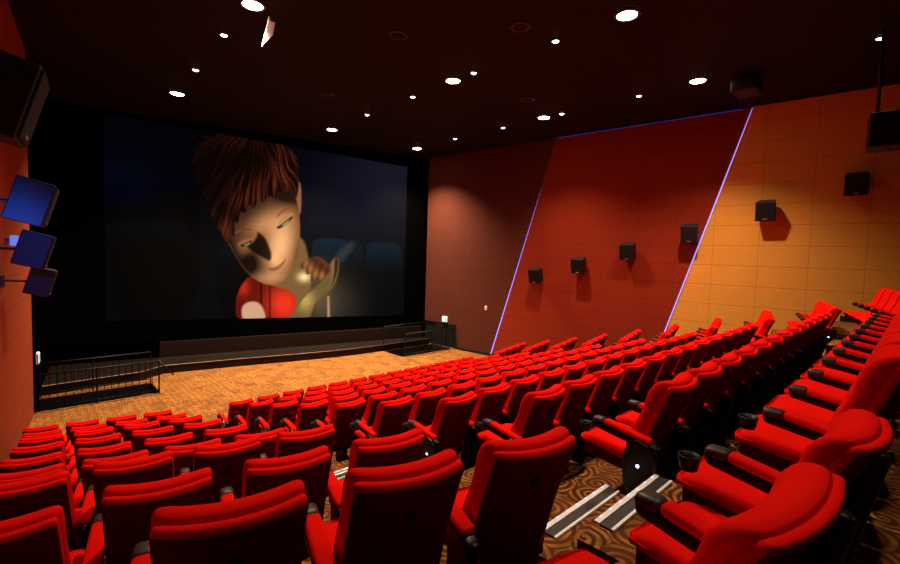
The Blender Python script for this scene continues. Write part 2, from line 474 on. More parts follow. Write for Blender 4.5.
    face = [(226, 237), (229, 243), (233, 251), (238, 259), (243, 267), (248, 273), (254, 278), (262, 283), (270, 285), (278, 284), (284, 280), (290, 271), (294, 263), (298, 253), (299.5, 240), (299.5, 225), (298, 205), (293, 188), (279, 189), (258, 199), (240, 210), (230, 224)]
    m = fm = paint(face, srgb((150, 95, 58)), .9)
    lit = .10 + .98*blob(280, 246, 14, 30, .2) + .42*blob(262, 224, 22, 11, -.35) + .28*blob(243, 247, 7, 8) + .30*blob(267, 278, 17, 6) - .20*blob(250, 265, 9, 12) - .30*blob(290, 192, 16, 14) - .25*blob(229, 250, 5, 20, -.4) - .12*blob(297, 262, 4, 20)
    lit = lit*np.clip((x+.45*y-330)/32, .45, 1.0)
    lit = np.clip(lit, .02, 1.25)
    fc = lit[:, None]*srgb((246, 180, 120))*np.stack([np.ones_like(lit), .72+.28*np.clip(lit, 0, 1), .62+.38*np.clip(lit, 0, 1)], 1)
    col = col*(1-m[:, None]) + m[:, None]*fc
    col += (m*blob(273.5, 259, 4.5, 5))[:, None]*srgb((150, 110, 60))
    col += (m*blob(278, 264, 7, 3, -.6))[:, None]*srgb((110, 75, 40))
    # cast shadow of the torch light beside the nose, brows, eyes, mouth
    paint([(257, 231), (261, 234), (265.5, 238), (269, 246), (272, 255), (270, 262), (264, 258.5), (257, 254.5), (250, 250), (246, 245.5), (252, 243), (257, 237)], srgb((10, 3, 2)), 1.3, .97, 1)
    col *= (1-fm*.60*blob(252, 262, 15, 9, .6))[:, None]
    col *= (1-fm*.5*blob(238, 262, 8, 16, -.5))[:, None]
    for (pts, c, a) in (([(233, 232.5), (240, 229), (248, 228), (255, 230.5), (248, 230.5), (240, 231.8), (234, 234.8)], (120, 60, 36), .8),
                        ([(276, 216.5), (280, 211.5), (286, 207.5), (292, 206), (286.5, 209.7), (281, 213.8), (277, 218)], (140, 72, 44), .8),
                        ([(237, 244), (243, 240), (250, 237.5), (254, 236), (254, 241), (247, 246), (240, 247)], (158, 96, 60), .8),
                        ([(240, 244.6), (245, 243.4), (251, 240.2), (252.5, 241.2), (249, 245), (243.5, 247), (240.5, 246.6)], (30, 16, 10), .95),
                        ([(243, 245.2), (247, 243.6), (250, 242.2), (249.5, 244.2), (246, 246)], (128, 140, 74), .9),
                        ([(276, 226), (281, 219), (288, 213.5), (293, 212), (293, 216), (286, 222), (278, 228.5)], (196, 130, 84), .7),
                        ([(276, 227.3), (281, 224.6), (287, 219.6), (292.6, 215.4), (292.4, 218.2), (287.5, 223.8), (281, 228.4), (277, 229)], (36, 18, 12), .95),
                        ([(281, 226.2), (285, 222.6), (289.4, 219.4), (288, 222.8), (284.5, 226)], (160, 158, 104), .9),
                        ([(268, 267.6), (273, 267.6), (279, 264.8), (284, 260), (286, 257), (285.4, 261.4), (281, 267.6), (275, 271.4), (269, 270.8)], (128, 64, 42), .7)):
        paint(pts, srgb(c), .55, a, 1)
    # hair: dark mass with auburn strands sweeping down from the crown
    hair = [(192, 150), (199, 146), (196, 141), (206, 142), (204, 135), (215, 138), (217, 131), (228, 134), (238, 132), (248, 136), (262, 138), (277, 142), (290, 149), (297, 158), (299, 170), (299, 184), (297, 200), (293, 192), (289, 189), (283, 195), (279, 191), (275, 199), (269, 195), (263, 204), (258, 199), (254, 210), (249, 203), (245, 215), (240, 210), (238, 225), (234, 220), (235, 240), (230, 232), (229, 249), (224, 240), (221, 232), (216, 226), (212, 216), (207, 210), (209, 201), (202, 196), (200, 184), (194, 180), (197, 170), (190, 164), (195, 157)]
    d = sdist(P, smooth_poly(hair, 1)); m = np.clip(.5-d/1.6, 0, 1)
    rg = np.random.default_rng(3)
    def vnoise(px, py):
        tb = rg.random((64, 64)); ix = np.floor(px).astype(int); iy = np.floor(py).astype(int); fx = px-ix; fy = py-iy
        fx = fx*fx*(3-2*fx); fy = fy*fy*(3-2*fy); g = lambda a_, b_: tb[a_ % 64, b_ % 64]
        return (g(ix, iy)*(1-fx)+g(ix+1, iy)*fx)*(1-fy)+(g(ix, iy+1)*(1-fx)+g(ix+1, iy+1)*fx)*fy
    wx_ = x+7*(vnoise(x/19, y/21)-.5)+1.5*(vnoise(x/6+9, y/12)-.5)
    an = np.arctan2(y-95, wx_-262); rr = np.hypot(x-262, y-95)
    def strand(fr, ln): return vnoise(an*fr+40, rr/ln)
    st = strand(48, 18)*.45+strand(120, 26)*.55
    st = np.clip((st-.42)*3.2, .05, 1.15)
    sh = .02+.62*blob(284, 172, 13, 26)+.50*blob(248, 201, 17, 11)+.42*blob(224, 228, 8, 16, -.4)+.20*blob(262, 184, 26, 12)+.07*blob(235, 140, 35, 10)
    hc = srgb((142, 60, 32))*np.clip(sh*st, 0, 1)[:, None]*.85+srgb((7, 3, 3))
    col = col*(1-m[:, None]) + m[:, None]*hc
    return col
nu, nv = 470, 250
me = bpy.data.meshes.new('cinema_screen')
us = np.linspace(0, 1, nu); vs = np.linspace(0, 1, nv); UU, VV = np.meshgrid(us, vs)
U = UU*LS; Zt = 4.25+(3.92-4.25)*UU; Zb = -2.55+(-2.84+2.55)*UU; Z = Zb+(Zt-Zb)*VV
co = np.stack([U, np.full_like(U, -.0), Z], -1).reshape(-1, 3)
idx = np.arange(nu*nv).reshape(nv, nu)
faces = np.stack([idx[:-1, :-1], idx[:-1, 1:], idx[1:, 1:], idx[1:, :-1]], -1).reshape(-1, 4)
nb = len(co)
co2 = np.concatenate([co, [(0, .05, -2.55), (LS, .05, -2.84), (LS, .05, 3.92), (0, .05, 4.25)]])
fl = faces.tolist() + [[nb+3, nb+2, nb+1, nb], [int(idx[0, 0]), nb, nb+1, int(idx[0, -1])], [int(idx[0, -1]), nb+1, nb+2, int(idx[-1, -1])], [int(idx[-1, -1]), nb+2, nb+3, int(idx[-1, 0])], [int(idx[-1, 0]), nb+3, nb, int(idx[0, 0])]]
me.from_pydata(co2.tolist(), [], fl)
w_ = H[6]*U+H[7]*Z+1
art = np.stack([(H[0]*U+H[1]*Z+H[2])/w_, (H[3]*U+H[4]*Z+H[5])/w_], -1).reshape(-1, 2)
colr = np.clip(screen_art(art), 0, 2)
at = me.color_attributes.new('picture', 'FLOAT_COLOR', 'POINT')
full = np.ones((len(co2), 4)); full[:nb, :3] = colr; full[nb:, :3] = 0
at.data.foreach_set('color', full.astype(np.float32).ravel())
a = N('projected_picture').set((.002, .002, .002), 1, 0, 0)
an_ = a.n('ShaderNodeAttribute', attribute_name='picture'); a.l(an_.outputs['Color'], a.b.inputs['Emission Color']); a.b.inputs['Emission Strength'].default_value = 1.0
me.materials.append(a.m)
so = bpy.data.objects.new('cinema_screen', me); C.objects.link(so); so.location = o0 + nrm*.03; so.rotation_euler = (0, 0, angS)
tag(so, 'large cinema screen showing a child with auburn hair in a red top', 'screen')

# ------------------------------------------------------------------ stage
edge = [(.36, 16.10), (2.6, 16.28), (3.3, 16.74), (5.5, 16.32), (7.5, 15.86), (8.7, 15.64), (9.8, 15.50), (11.0, 15.47), (13.55, 15.47)]
bm = B(); prism(bm, edge + [(13.45, 15.98), (.62, 18.66)], FLOOR, -3.85)
st = finish('stage', bm, M['stage']); tag(st, 'low dark stage platform in front of the cinema screen', 'stage')
bm = B()
for a_, b_ in zip(edge, edge[1:]): tube(bm, (a_[0], a_[1]-.006, -3.852), (b_[0], b_[1]-.006, -3.852), .016, 6)
nz = finish('nosing', bm, M['trim'], st); nz['label'] = 'thin metal nosing'
bm = B(); back = [(x, y+.95) for x, y in edge[2:-2]]
for a_, b_ in zip(back, back[1:]): tube(bm, (a_[0], a_[1], -3.845), (b_[0], b_[1], -3.845), .012, 6)
finish('seam_strip', bm, M['steel'], st)
# lower plinth wall under the screen
bm = B(); box(bm, 1.5, 11.8, -.25, .0, -3.85, -3.35)
pl = finish('wall_front', bm, M['stage']); pl.location = o0; pl.rotation_euler = (0, 0, angS); struct(pl)

# ------------------------------------------------------------------ railings round the stairwells
def railing(name, x0, x1, y, z0, label, h=.92, slope_end=0):
    t = empty(name, ((x0+x1)/2, y, z0)); tag(t, label, 'railing')
    cx = (x0+x1)/2
    bm = B(); tube(bm, (x0-cx, 0, h), (x1-cx, 0, h), .022, 8)
    if slope_end: tube(bm, (x1-cx, 0, h), (x1-cx+.35, 0, h-.45), .022, 8)
    finish('top_rail', bm, M['steel'], t, True)
    bm = B(); tube(bm, (x0-cx, 0, .10), (x1-cx, 0, .10), .014, 8); finish('bottom_rail', bm, M['steel'], t, True)
    n = int((x1-x0)/.15)
    for k in range(n+1):
        x = x0-cx+(x1-x0)*k/n; post = k in (0, n, n//2)
        bm = B(); tube(bm, (x, 0, 0 if post else .10), (x, 0, h), .020 if post else .009, 6)
        finish('post' if post else 'baluster', bm, M['steel'], t)
    return t
railing('railing', .16, 2.76, 14.56, FLOOR, 'near black railing beside the left stairwell opening', slope_end=1)
railing('railing', .20, 2.80, 15.92, FLOOR, 'far black railing of the left stairwell, close to the stage')
railing('railing', 11.05, 13.74, 14.06, FLOOR, 'near black railing along the right stairwell by the exit door')
railing('railing', 11.05, 13.45, 15.52, -3.845, 'black railing on the stage edge behind the right stairwell', h=.75)

# ------------------------------------------------------------------ exit signs, alarm, small wall lamp
def exit_sign(P0, ang, u, y, z, label):
    t = empty('exit_sign', (0, 0, 0)); t.location = Vector((P0[0], P0[1], 0)) + Matrix.Rotation(ang, 3, 'Z') @ Vector((u, y, z)); t.rotation_euler = (0, 0, ang)
    s = 1 if y > 0 else -1
    bm = B(); box(bm, -.15, .15, -.03, .02, -.13, .13); finish('housing', bm, M['plate'], t)
    bm = B(); box(bm, -.135, .135, s*.021, s*.028, -.115, .115) if s > 0 else box(bm, -.135, .135, -.038, -.031, -.115, .115)
    finish('face', bm, M['exitw'], t)
    # running figure and doorway pictogram
    bm = B(); yy0, yy1 = (.029, .034) if s > 0 else (-.044, -.039)
    box(bm, -.12, -.04, yy0, yy1, -.10, .10)
    lathe(bm, [(.018, yy0), (.018, yy1)], 10, Matrix.Translation((.04, 0, .07)) @ Matrix.Rotation(-PI/2, 4, 'X') if s > 0 else Matrix.Translation((.04, 0, .07)) @ Matrix.Rotation(-PI/2, 4, 'X'))
    for (xa, za, xb, zb) in ((.035, .045, .045, -.02), (.045, -.02, .09, -.05), (.09, -.05, .08, -.09), (.045, -.02, .01, -.09), (.035, .035, .085, .02), (.035, .035, 0, 0)):
        L = math.hypot(xb-xa, zb-za); th = math.atan2(zb-za, xb-xa)
        box(bm, 0, L, yy0, yy1, -.009, .009, Matrix.Translation((xa, 0, za)) @ Matrix.Rotation(-th, 4, 'Y'))
    finish('pictogram', bm, M['exitm'], t)
    return tag(t, label, 'sign')
exit_sign(PR, angR, UR(14.7), .07, -2.88, 'small lit green exit sign above the door in the right wall')
exit_sign(PLw, angL, UL(15.0), -.05, -2.86, 'small lit exit sign on the left wall seen edge-on')
def onwall(P0, ang, u, y, z): return Vector((P0[0], P0[1], 0)) + Matrix.Rotation(ang, 3, 'Z') @ Vector((u, y, z))
t = empty('fire_alarm', onwall(PR, angR, UR(12.5), .04, -2.16), angR); tag(t, 'tiny red and white alarm light on the brown wall panel', 'alarm')
bm = B(); rbox(bm, .05, .02, .09, .012, 2, 1, 2, lambda x, y, z: (x, y+.02, z)); finish('housing', bm, M['plate'], t, True)
bm = B(); lathe(bm, [(.03, 0), (.03, .02), (.015, .035)], 12, Matrix.Translation((0, .04, .04)) @ Matrix.Rotation(-PI/2, 4, 'X')); finish('indicator_lamp', bm, M['redl'], t, True)
t = empty('wall_lamp', onwall(PLw, angL, UL(10.9), -.06, .02), angL); tag(t, 'small pale blue lamp on the left wall between the speakers', 'lamp')
bm = B(); box(bm, -.08, .08, 0, .06, -.03, .03); finish('bracket', bm, M['metal'], t)
bm = B(); rbox(bm, .10, .05, .09, .02, 2, 1, 2, lambda x, y, z: (x, y-.05, z)); finish('lamp_shade', bm, M['blueb'], t, True)

# ------------------------------------------------------------------ speakers
def make_speaker(w_=.46, d=.36, h=.52):
    """wall speaker, front faces local -x, bracket behind (+x)"""
    root = empty('wall_speaker', (0, 0, 0)); root['category'] = 'speaker'
    tilt = Matrix.Rotation(R(-16), 4, 'Y')
    def fn(x, y, z):
        yy = y*(1-.16*(x+d/2)/d)    # narrower at the back
        return tilt @ Vector((x, yy, z))
    bm = B(); rbox(bm, d/2, w_/2, h/2, .015, 2, 2, 2, fn); finish('cabinet', bm, M['spk'], root)
    bm = B(); rbox(bm, .012, w_/2-.02, h/2-.02, .008, 1, 4, 4, lambda x, y, z: tilt @ Vector((x-d/2-.008, y, z))); g = finish('grille', bm, M['grille'], root)
    bm = B(); rbox(bm, .004, .05, .012, .003, 1, 1, 1, lambda x, y, z: tilt @ Vector((x-d/2-.022, y, z-h/2+.06))); b_ = finish('badge', bm, M['badge'], g); b_['label'] = 'small silver badge'
    bm = B(); tube(bm, (d/2-.04, 0, 0), (d/2+.12, 0, .02), .022, 8); box(bm, d/2+.10, d/2+.125, -.07, .07, -.10, .12)
    finish('bracket', bm, M['metal'], root)
    return root
sp0 = make_speaker()
ordn = ['first', 'second', 'third', 'fourth', 'fifth', 'sixth']
pos = [(14.12, 9.98, -.66), (14.31, 8.32, -.22), (14.49, 6.67, .30), (14.68, 4.89, .87), (14.87, 3.05, 1.47), (15.05, 1.27, 2.05)]
labs = ['smallest black speaker on the red right wall panel, nearest the screen', 'second black speaker from the screen on the red right wall panel',
        'black speaker with a double shadow on the red right wall panel', 'black speaker hanging at the slanted light line beside the orange panel',
        'black speaker in the bright middle of the orange right wall panel', 'highest black speaker at the dark right end of the orange wall panel']
for k, (p, lb) in enumerate(zip(pos, labs)):
    o = sp0 if k == 0 else copy_tree(sp0)
    xw = XR(p[1]); off = .2 if p[1] < 4.2 else .12
    x = xw - off - .18 - .125
    o.location = (x, p[1], p[2]); o.rotation_euler = (0, 0, math.atan(.114)); o['label'] = lb; o['group'] = 'speakers on the right wall'
Lpos = [(-.02, 4.95, 1.10, 1.13), (.18, 6.84, .44, .92), (.22, 8.53, -.10, .92), (.32, 10.23, -.65, .88)]
labs = ['large black speaker on the left wall, cut by the photo edge', 'upper of the three blue-lit speakers on the left wall', 'middle one of the three blue-lit speakers on the left wall', 'lowest of the three blue-lit speakers on the left wall']
for k, ((x, y, z, s), lb) in enumerate(zip(Lpos, labs)):
    o = copy_tree(sp0); o.location = (x-.08, y, z); o.rotation_euler = (0, 0, PI - math.atan(.096)); o.scale = (s, s, s)
    o['label'] = lb; o['group'] = 'speakers on the left wall'
    # longer arm back to the wall
    bm = B(); gap = (x-.08 - XL(y))/s
    tube(bm, (.18, 0, 0), (gap-.02, 0, .02), .02, 8); box(bm, gap-.05, gap-.02, -.07, .07, -.10, .12)
    for ch in o.children:
        if ch.name.startswith('bracket'):
            bpy.data.objects.remove(ch)
            break
    finish('bracket', bm, M['metal'], o)
# speaker hung from the ceiling at the right edge
t = empty('hanging_speaker', (11.75, .60, 2.55), R(8)); tag(t, 'black speaker hung on a pole from the ceiling at the upper right edge', 'speaker')
bm = B(); rbox(bm, .28, .30, .32, .02, 2, 2, 2); finish('cabinet', bm, M['spk'], t)
bm = B(); rbox(bm, .01, .28, .29, .008, 1, 3, 3, lambda x, y, z: (x-.285, y, z)); finish('grille', bm, M['grille'], t)
bm = B(); tube(bm, (-.1, .2, .30), (-.1, .2, CEIL-2.55), .03, 8); finish('pole', bm, M['metal'], t, True)

# ------------------------------------------------------------------ ceiling lamps
def make_down(r_, mat, nm):
    t = empty(nm, (0, 0, CEIL)); t['category'] = 'ceiling light'
    bm = B(); lathe(bm, [(r_*1.05, -.035), (r_*1.35, -.030), (r_*1.42, -.004), (r_*1.05, -.004)], 28, None, 0, True); finish('rim', bm, M['ring'], t, True)
    bm = B(); lathe(bm, [(r_*.15, -.05), (r_*.7, -.044), (r_, -.026), (r_, -.006)], 28); finish('lamp_glass', bm, mat, t, True)
    return t
big = [(3.12, 8.63), (7.95, 3.95), (7.98, 8.47), (11.93, 4.05), (3.36, 15.09), (8.23, 15.01), (11.95, 8.49), (12.04, 14.84)]
bl = ['bright ceiling spotlight at the top beside the white hanging card', 'largest and brightest ceiling spotlight at the upper middle right', 'bright ceiling spotlight in the middle, left of a small lamp', 'bright ceiling spotlight above the slanted blue line by the orange panel',
      'bright ceiling spotlight above the dark left part of the screen', 'bright ceiling spotlight just above the auburn hair on the screen', 'medium ceiling spotlight above the top of the left slanted blue line', 'ceiling spotlight above the right edge of the screen']
small = [(3.13, 10.24), (3.24, 12.73), (7.92, 5.42), (7.97, 7.74), (8.03, 10.14), (8.09, 12.53), (11.94, 12.47), (11.98, 10.17), (11.98, 7.86), (12.0, 5.51), (11.96, .85)]
sl = ['small ceiling lamp in the left line, nearer the bright spotlight', 'small ceiling lamp in the left line, just before the far left spotlight', 'small ceiling lamp in the middle line, nearest the viewer', 'small ceiling lamp close behind the middle bright spotlight',
      'small ceiling lamp in the middle line, first beyond the middle spotlight', 'small ceiling lamp in the middle line, nearest the screen', 'small ceiling lamp in the right line, nearest the screen', 'small ceiling lamp in the right line, between screen and medium spotlight',
      'small ceiling lamp just right of the medium spotlight', 'small ceiling lamp left of the spotlight by the orange panel', 'small ceiling lamp alone at the far upper right']
L0 = make_down(.17, M['lamp'], 'ceiling_spotlight'); S0 = make_down(.065, M['lamp_s'], 'ceiling_lamp')
for k, ((x, y), lb) in enumerate(zip(big, bl)):
    o = L0 if k == 0 else copy_tree(L0); o.location = (x, y, CEIL); o['label'] = lb; o['group'] = 'large ceiling spotlights'
for k, ((x, y), lb) in enumerate(zip(small, sl)):
    o = S0 if k == 0 else copy_tree(S0); o.location = (x, y, CEIL); o['label'] = lb; o['group'] = 'small ceiling lamps'
# round dark grilles in the ceiling
for (x, y), lb in (((5.6, 7.6), 'dark round ceiling vent left of the middle spotlight'), ((6.4, 11.9), 'dark round ceiling vent towards the screen'), ((7.0, 5.6), 'dark round ceiling vent nearest the viewer'), ((10.3, 7.9), 'dark round ceiling vent left of the medium spotlight')):
    t = empty('ceiling_vent', (x, y, CEIL)); tag(t, lb, 'vent', 'round ceiling vents')
    bm = B(); lathe(bm, [(.14, -.03), (.19, -.025), (.20, -.003), (.14, -.003)], 24, None, 0, True); finish('rim', bm, M['ring'], t, True)
    bm = B(); lathe(bm, [(.06, -.022), (.135, -.012), (.135, -.004)], 24); finish('vent_cone', bm, M['ceil'], t, True)
# projector dome on the ceiling
t = empty('ceiling_projector', (12.3, 3.1, CEIL)); tag(t, 'black projector housing on the ceiling near the orange wall panel', 'projector')
bm = B(); rbox(bm, .34, .26, .15, .05, 3, 3, 2, lambda x, y, z: (x, y, z-.30)); finish('housing', bm, M['spk'], t, True)
bm = B(); tube(bm, (0, 0, 0), (0, 0, -.17), .04, 10); finish('mount', bm, M['metal'], t, True)
bm = B(); lathe(bm, [(.07, 0), (.08, .05), (.05, .05)], 16, Matrix.Translation((-.05, .25, -.3)) @ Matrix.Rotation(-PI/2, 4, 'X')); finish('lens', bm, M['metal'], t, True)
# white card hanging beside the upper spotlight
t = empty('hanging_card', (3.42, 8.75, 4.10), R(20)); tag(t, 'small white card hanging from the ceiling beside the upper spotlight', 'card')
bm = B(); vs_ = [(-.10, -.34), (.14, -.04), (.20, .22), (.10, .20), (.06, .27)]
lo = [bm.verts.new((x, 0, z)) for x, z in vs_]; hi = [bm.verts.new((x, .012, z)) for x, z in vs_]
bm.faces.new(lo); bm.faces.new(hi[::-1])
for i in range(5): bm.faces.new((lo[i], hi[i], hi[(i+1) % 5], lo[(i+1) % 5]))
finish('card', bm, M['plate'], t)
bm = B(); tube(bm, (.10, .006, .20), (.10, .006, .30), .004, 5); finish('cord', bm, M['metal'], t)

t = empty('added_blue_light', onwall(PLw, angL, UL(5.42), -.28, .10), angL); tag(t, 'added unseen blue light on the left wall below the large speaker', 'lamp')  # added out of view to tint the left-wall speakers blue
bm = B(); rbox(bm, .05, .05, .06, .015, 1, 1, 1); finish('housing', bm, M['spk'], t, True)
bm = B(); lathe(bm, [(.035, 0), (.04, .006), (.03, .01)], 14, Matrix.Translation((.05, 0, 0)) @ Matrix.Rotation(PI/2, 4, 'Y')); finish('lamp_glass', bm, M['blueb'], t, True)
bm = B(); tube(bm, (-.01, .04, 0), (-.01, .28, 0), .012, 8); finish('bracket', bm, M['metal'], t)
def spot(x, y, z, power, size=R(114), blend=.95, tgt=None, col=(1, .74, .50), rad=.09):
    l = bpy.data.lights.new('spot', 'SPOT'); l.energy = power; l.spot_size = size; l.spot_blend = blend; l.color = col; l.shadow_soft_size = rad
    o = bpy.data.objects.new('spot', l); C.objects.link(o); o.location = (x, y, z)
    d = Vector(tgt) - o.location if tgt else Vector((0, 0, -1)); o.rotation_euler = d.to_track_quat('-Z', 'Y').to_euler()
POW = 1950
for k, (x, y) in enumerate(big): spot(x, y, CEIL-.07, POW*(1.0 if y < 14 else 3.2)*(1.25 if k == 3 else 1), R(119) if k == 3 else R(114), col=(1, .74, .50) if y < 14 else (1, .84, .50))
for (x, y) in ((3.2, 4.0),): spot(x, y, CEIL-.07, POW*.6)
spot(3.2, -.5, CEIL-.07, 260)  # unseen weak spot, added to brighten the floor behind the back row
for (x, y) in small: spot(x, y, CEIL-.07, 60, col=(1, .6, .4))

_p = onwall(PLw, angL, UL(5.42)+.09, -.28, .10)
spot(_p.x, _p.y, _p.z, 210, R(62), 1.0, (.34, 9.0, .15), (.03, .12, 1.0), .04)  # beam of the added blue light, aimed at the left speakers
# ------------------------------------------------------------------ seats
def prof(z):
    """y of the backrest centre line at height z (front is +y)"""
    t = (z-.30)/.68
    return .180 - .228*t + .030*math.sin(min(1, max(0, t))*PI)*1.0
def make_chair():
    root = empty('cinema_chair', (0, 0, 0)); root['category'] = 'chair'
    def bfn(x, y, z):
        zz = z+.695
        s = x/.23
        w_ = 1 - .06*max(0, (.55-zz)/.25)
        hump = .014*math.exp(-((zz-.90)/.07)**2)      # head roll
        lum = .02*math.exp(-((zz-.58)/.10)**2)
        yy = y*(1.0+.25*math.exp(-((zz-.90)/.10)**2))
        return (x*w_, prof(zz)+.020+yy+.046*s*s + (hump+lum if y > 0 else 0), zz + (.012*s*s if z > .2 else 0))
    bm = B(); rbox(bm, .226, .044, .295, .042, 8, 2, 10, bfn); finish('backrest', bm, M['red'], root, True)
    def sfn(x, y, z):
        zz = z+.62; s = x/.23
        w_ = 1 - .10*max(0, (.50-zz)/.25)
        return (x*w_, prof(zz)-.042+y+.046*s*s, zz + (.012*s*s if z > .2 else 0))
    bm = B(); rbox(bm, .223, .030, .345, .027, 8, 1, 10, sfn); sh = finish('back_shell', bm, M['red'], root, True)
    def pfn(x, y, z):
        zz = z+.600; s = x/.23
        w_ = 1 - .10*max(0, (.50-zz)/.25)
        return (x*w_, prof(zz)-.042-.028+y+.046*s*s, zz + (.012*s*s if z > .2 else 0))
    bm = B(); rbox(bm, .2225, .010, .337, .008, 8, 1, 10, pfn); finish('rear_panel', bm, M['maroon'], sh, True)
    bm = B(); rbox(bm, .022, .005, .036, .004, 4, 1, 4, lambda x, y, z: (x*(1-.45*(z/.036)**2), prof(z+.80)-.080+y, z+.80)); pl_ = finish('number_plate', bm, M['dark'], sh, True); pl_['label'] = 'small black oval plate'
    def cfn(x, y, z):
        t = (y+.24)/.48
        dip = -.014*math.exp(-(x/.14)**2)*(1 if z > 0 else 0)
        roll = -.03*max(0, t-.8)/.2
        return (x, y+.355, z+.405+.045*t+dip+roll*(1 if z > 0 else .0)+(.02*t if z < 0 else 0))
    bm = B(); rbox(bm, .228, .245, .050, .040, 5, 6, 2, cfn); finish('seat_cushion', bm, M['red'], root, True)
    bm = B(); rbox(bm, .222, .225, .055, .03, 3, 4, 1, lambda x, y, z: (x, y+.345, z+.345+.045*(y+.24)/.48)); finish('seat_pan', bm, M['maroon'], root, True)
    return root
def add_cup(x, a_):
    bm = B(); T = Matrix.Translation((x, .500, .585))
    lathe(bm, [(.034, -.055), (.045, .0), (.045, .006), (.039, .006), (.030, -.045), (.031, -.05)], 18, T, 0, True)
    lathe(bm, [(.033, -.055), (.033, -.048)], 18, T)
    finish('cup_holder', bm, M['black'], a_, True)
def arm_parts(x, parent, cup=False):
    """black arm body with pad, caps and cup ring; rooted at seat x"""
    def lift(y): return .035*((y-.20)/.22)
    bm = B(); rbox(bm, .040, .235, .030, .026, 2, 6, 1, lambda xx, y, z: (xx+x, y+.20, z+.580+lift(y+.20)))
    def sup(xx, y, z):        # rear support curving down from the back of the arm
        t = (z+.27)/.54
        return (xx+x, .07+y*(.55+.45*t)+.05*math.sin(t*PI)*0+.06*(1-t), z+.30)
    rbox(bm, .026, .115, .27, .022, 1, 3, 6, sup)
    a_ = finish('armrest', bm, M['black'], parent, True); a_.scale = (1, 1, 1.01); a_.location = (0, .02, 0)
    bm = B(); rbox(bm, .037, .165, .020, .019, 3, 5, 1, lambda xx, y, z: (xx+x, y+.185, z+.615+lift(y+.185))); finish('arm_pad', bm, M['red'], a_, True)
    bm = B(); rbox(bm, .039, .046, .026, .024, 3, 2, 1, lambda xx, y, z: (xx+x, y+.392, z+.604+lift(.392)))
    c_ = finish('arm_cap', bm, M['tip'], a_, True); c_['label'] = 'dark brown glossy arm cap'
    bm = B(); rbox(bm, .036, .026, .032, .024, 3, 2, 2, lambda xx, y, z: (xx+x, y+.012, z+.580+lift(0))); finish('rear_cap', bm, M['tip'], a_, True)
    return a_
def end_panel(x, sgn, parent):
    def fn(xx, y, z):
        t = (z+.24)/.48           # 0 bottom .. 1 top
        wy = max(.10, 1-abs(2*t-1)**2.6)**.5 * (.62+.38*t)
        return (xx+x+sgn*.040, y*wy+.085+.03*(1-t), z*.92+.37+.10*y)
    bm = B(); rbox(bm, .020, .135, .24, .019, 1, 6, 10, fn); e = finish('end_panel', bm, M['panel'], parent, True)
    bm = B(); lathe(bm, [(.011, 0), (.011, .004), (.005, .007)], 12, Matrix.Translation((x+sgn*.059, .10, .43)) @ Matrix.Rotation(sgn*PI/2, 4, 'Y')); finish('aisle_lamp', bm, M['aisle'], e, True)
proto = make_chair(); arm_parts(-SP/2, proto)
base_bm = B(); rbox(base_bm, .028, .12, .16, .015, 1, 2, 2, lambda x, y, z: (x, y+.22, z+.16)); box(base_bm, -.09, .09, .08, .38, 0, .012)
finish('pedestal', base_bm, M['black'], proto, True)
end_proto = copy_tree(proto); arm_parts(SP/2, end_proto); end_panel(SP/2, 1, end_proto)         # right-hand end seat
cup_proto = copy_tree(proto); add_cup(-SP/2, [c for c in cup_proto.children if c.name.startswith('armrest')][0])
start_proto = copy_tree(cup_proto); end_panel(-SP/2, -1, start_proto)                             # left-hand end seat
used = set()
def seat(kind, x, y, z, rz, label, group):
    p = {'m': proto, 'e': end_proto, 's': start_proto, 'c': cup_proto}[kind]
    if kind in used: o = copy_tree(p)
    else: o = p; used.add(kind)
    o.location = (x, y, z); o.rotation_euler = (0, 0, rz); o['label'] = label; o['group'] = group
    return o
O = ['', 'first', 'second', 'third', 'fourth', 'fifth', 'sixth', 'seventh', 'eighth', 'ninth', 'tenth', 'eleventh', 'twelfth', 'thirteenth', 'fourteenth', 'fifteenth', 'sixteenth']
def rowname(i): return {9: 'front row by the stage', 0: 'very back row'}.get(i, '%s row from the stage' % O[10-i])
for i in range(1, 10):
    # centre block
    for j in range(13):
        k = 's' if j == 0 else 'e' if j == 12 else 'm'
        seat(k, 3.27+SP*j, ROWY[i], F[i], 0, 'red seat in the centre block, %s, %s from the left aisle' % (rowname(i), O[j+1]), 'red seats of the centre block')
    # left block, turned towards the middle
    bx = (1.64, 1.64, 1.66, 1.64, 1.68, 1.74, 1.80, 1.83, 1.84)[i-1]; by = (1.16, 2.21, 3.36, 4.28, 5.39, 6.55, 7.68, 8.72, 9.83)[i-1]
    ls = .60 if i < 3 else .575 if i == 3 else SP; la = R(15 if i == 1 else 13)
    for j in range(4):
        d = (3-j)*ls; back = (.24, .10, .05)[i-1] if j == 0 and i < 4 else 0
        seat('c' if j == 3 else 'm', bx-d*math.cos(la), by+d*math.sin(la)-back, F[i], -la, 'red seat in the left block, %s, %s from the left wall' % (rowname(i), O[j+1]), 'red seats of the left block')
    # right block mirrored
    for j in range(4):
        d = j*SP
        seat('s' if j == 0 else 'e' if j == 3 else 'm', 11.62+d*math.cos(R(13)), ROWY[i]+.04+d*math.sin(R(13)), F[i], R(13), 'red seat in the right block, %s, %s from the right aisle' % (rowname(i), O[j+1]), 'red seats of the right block')
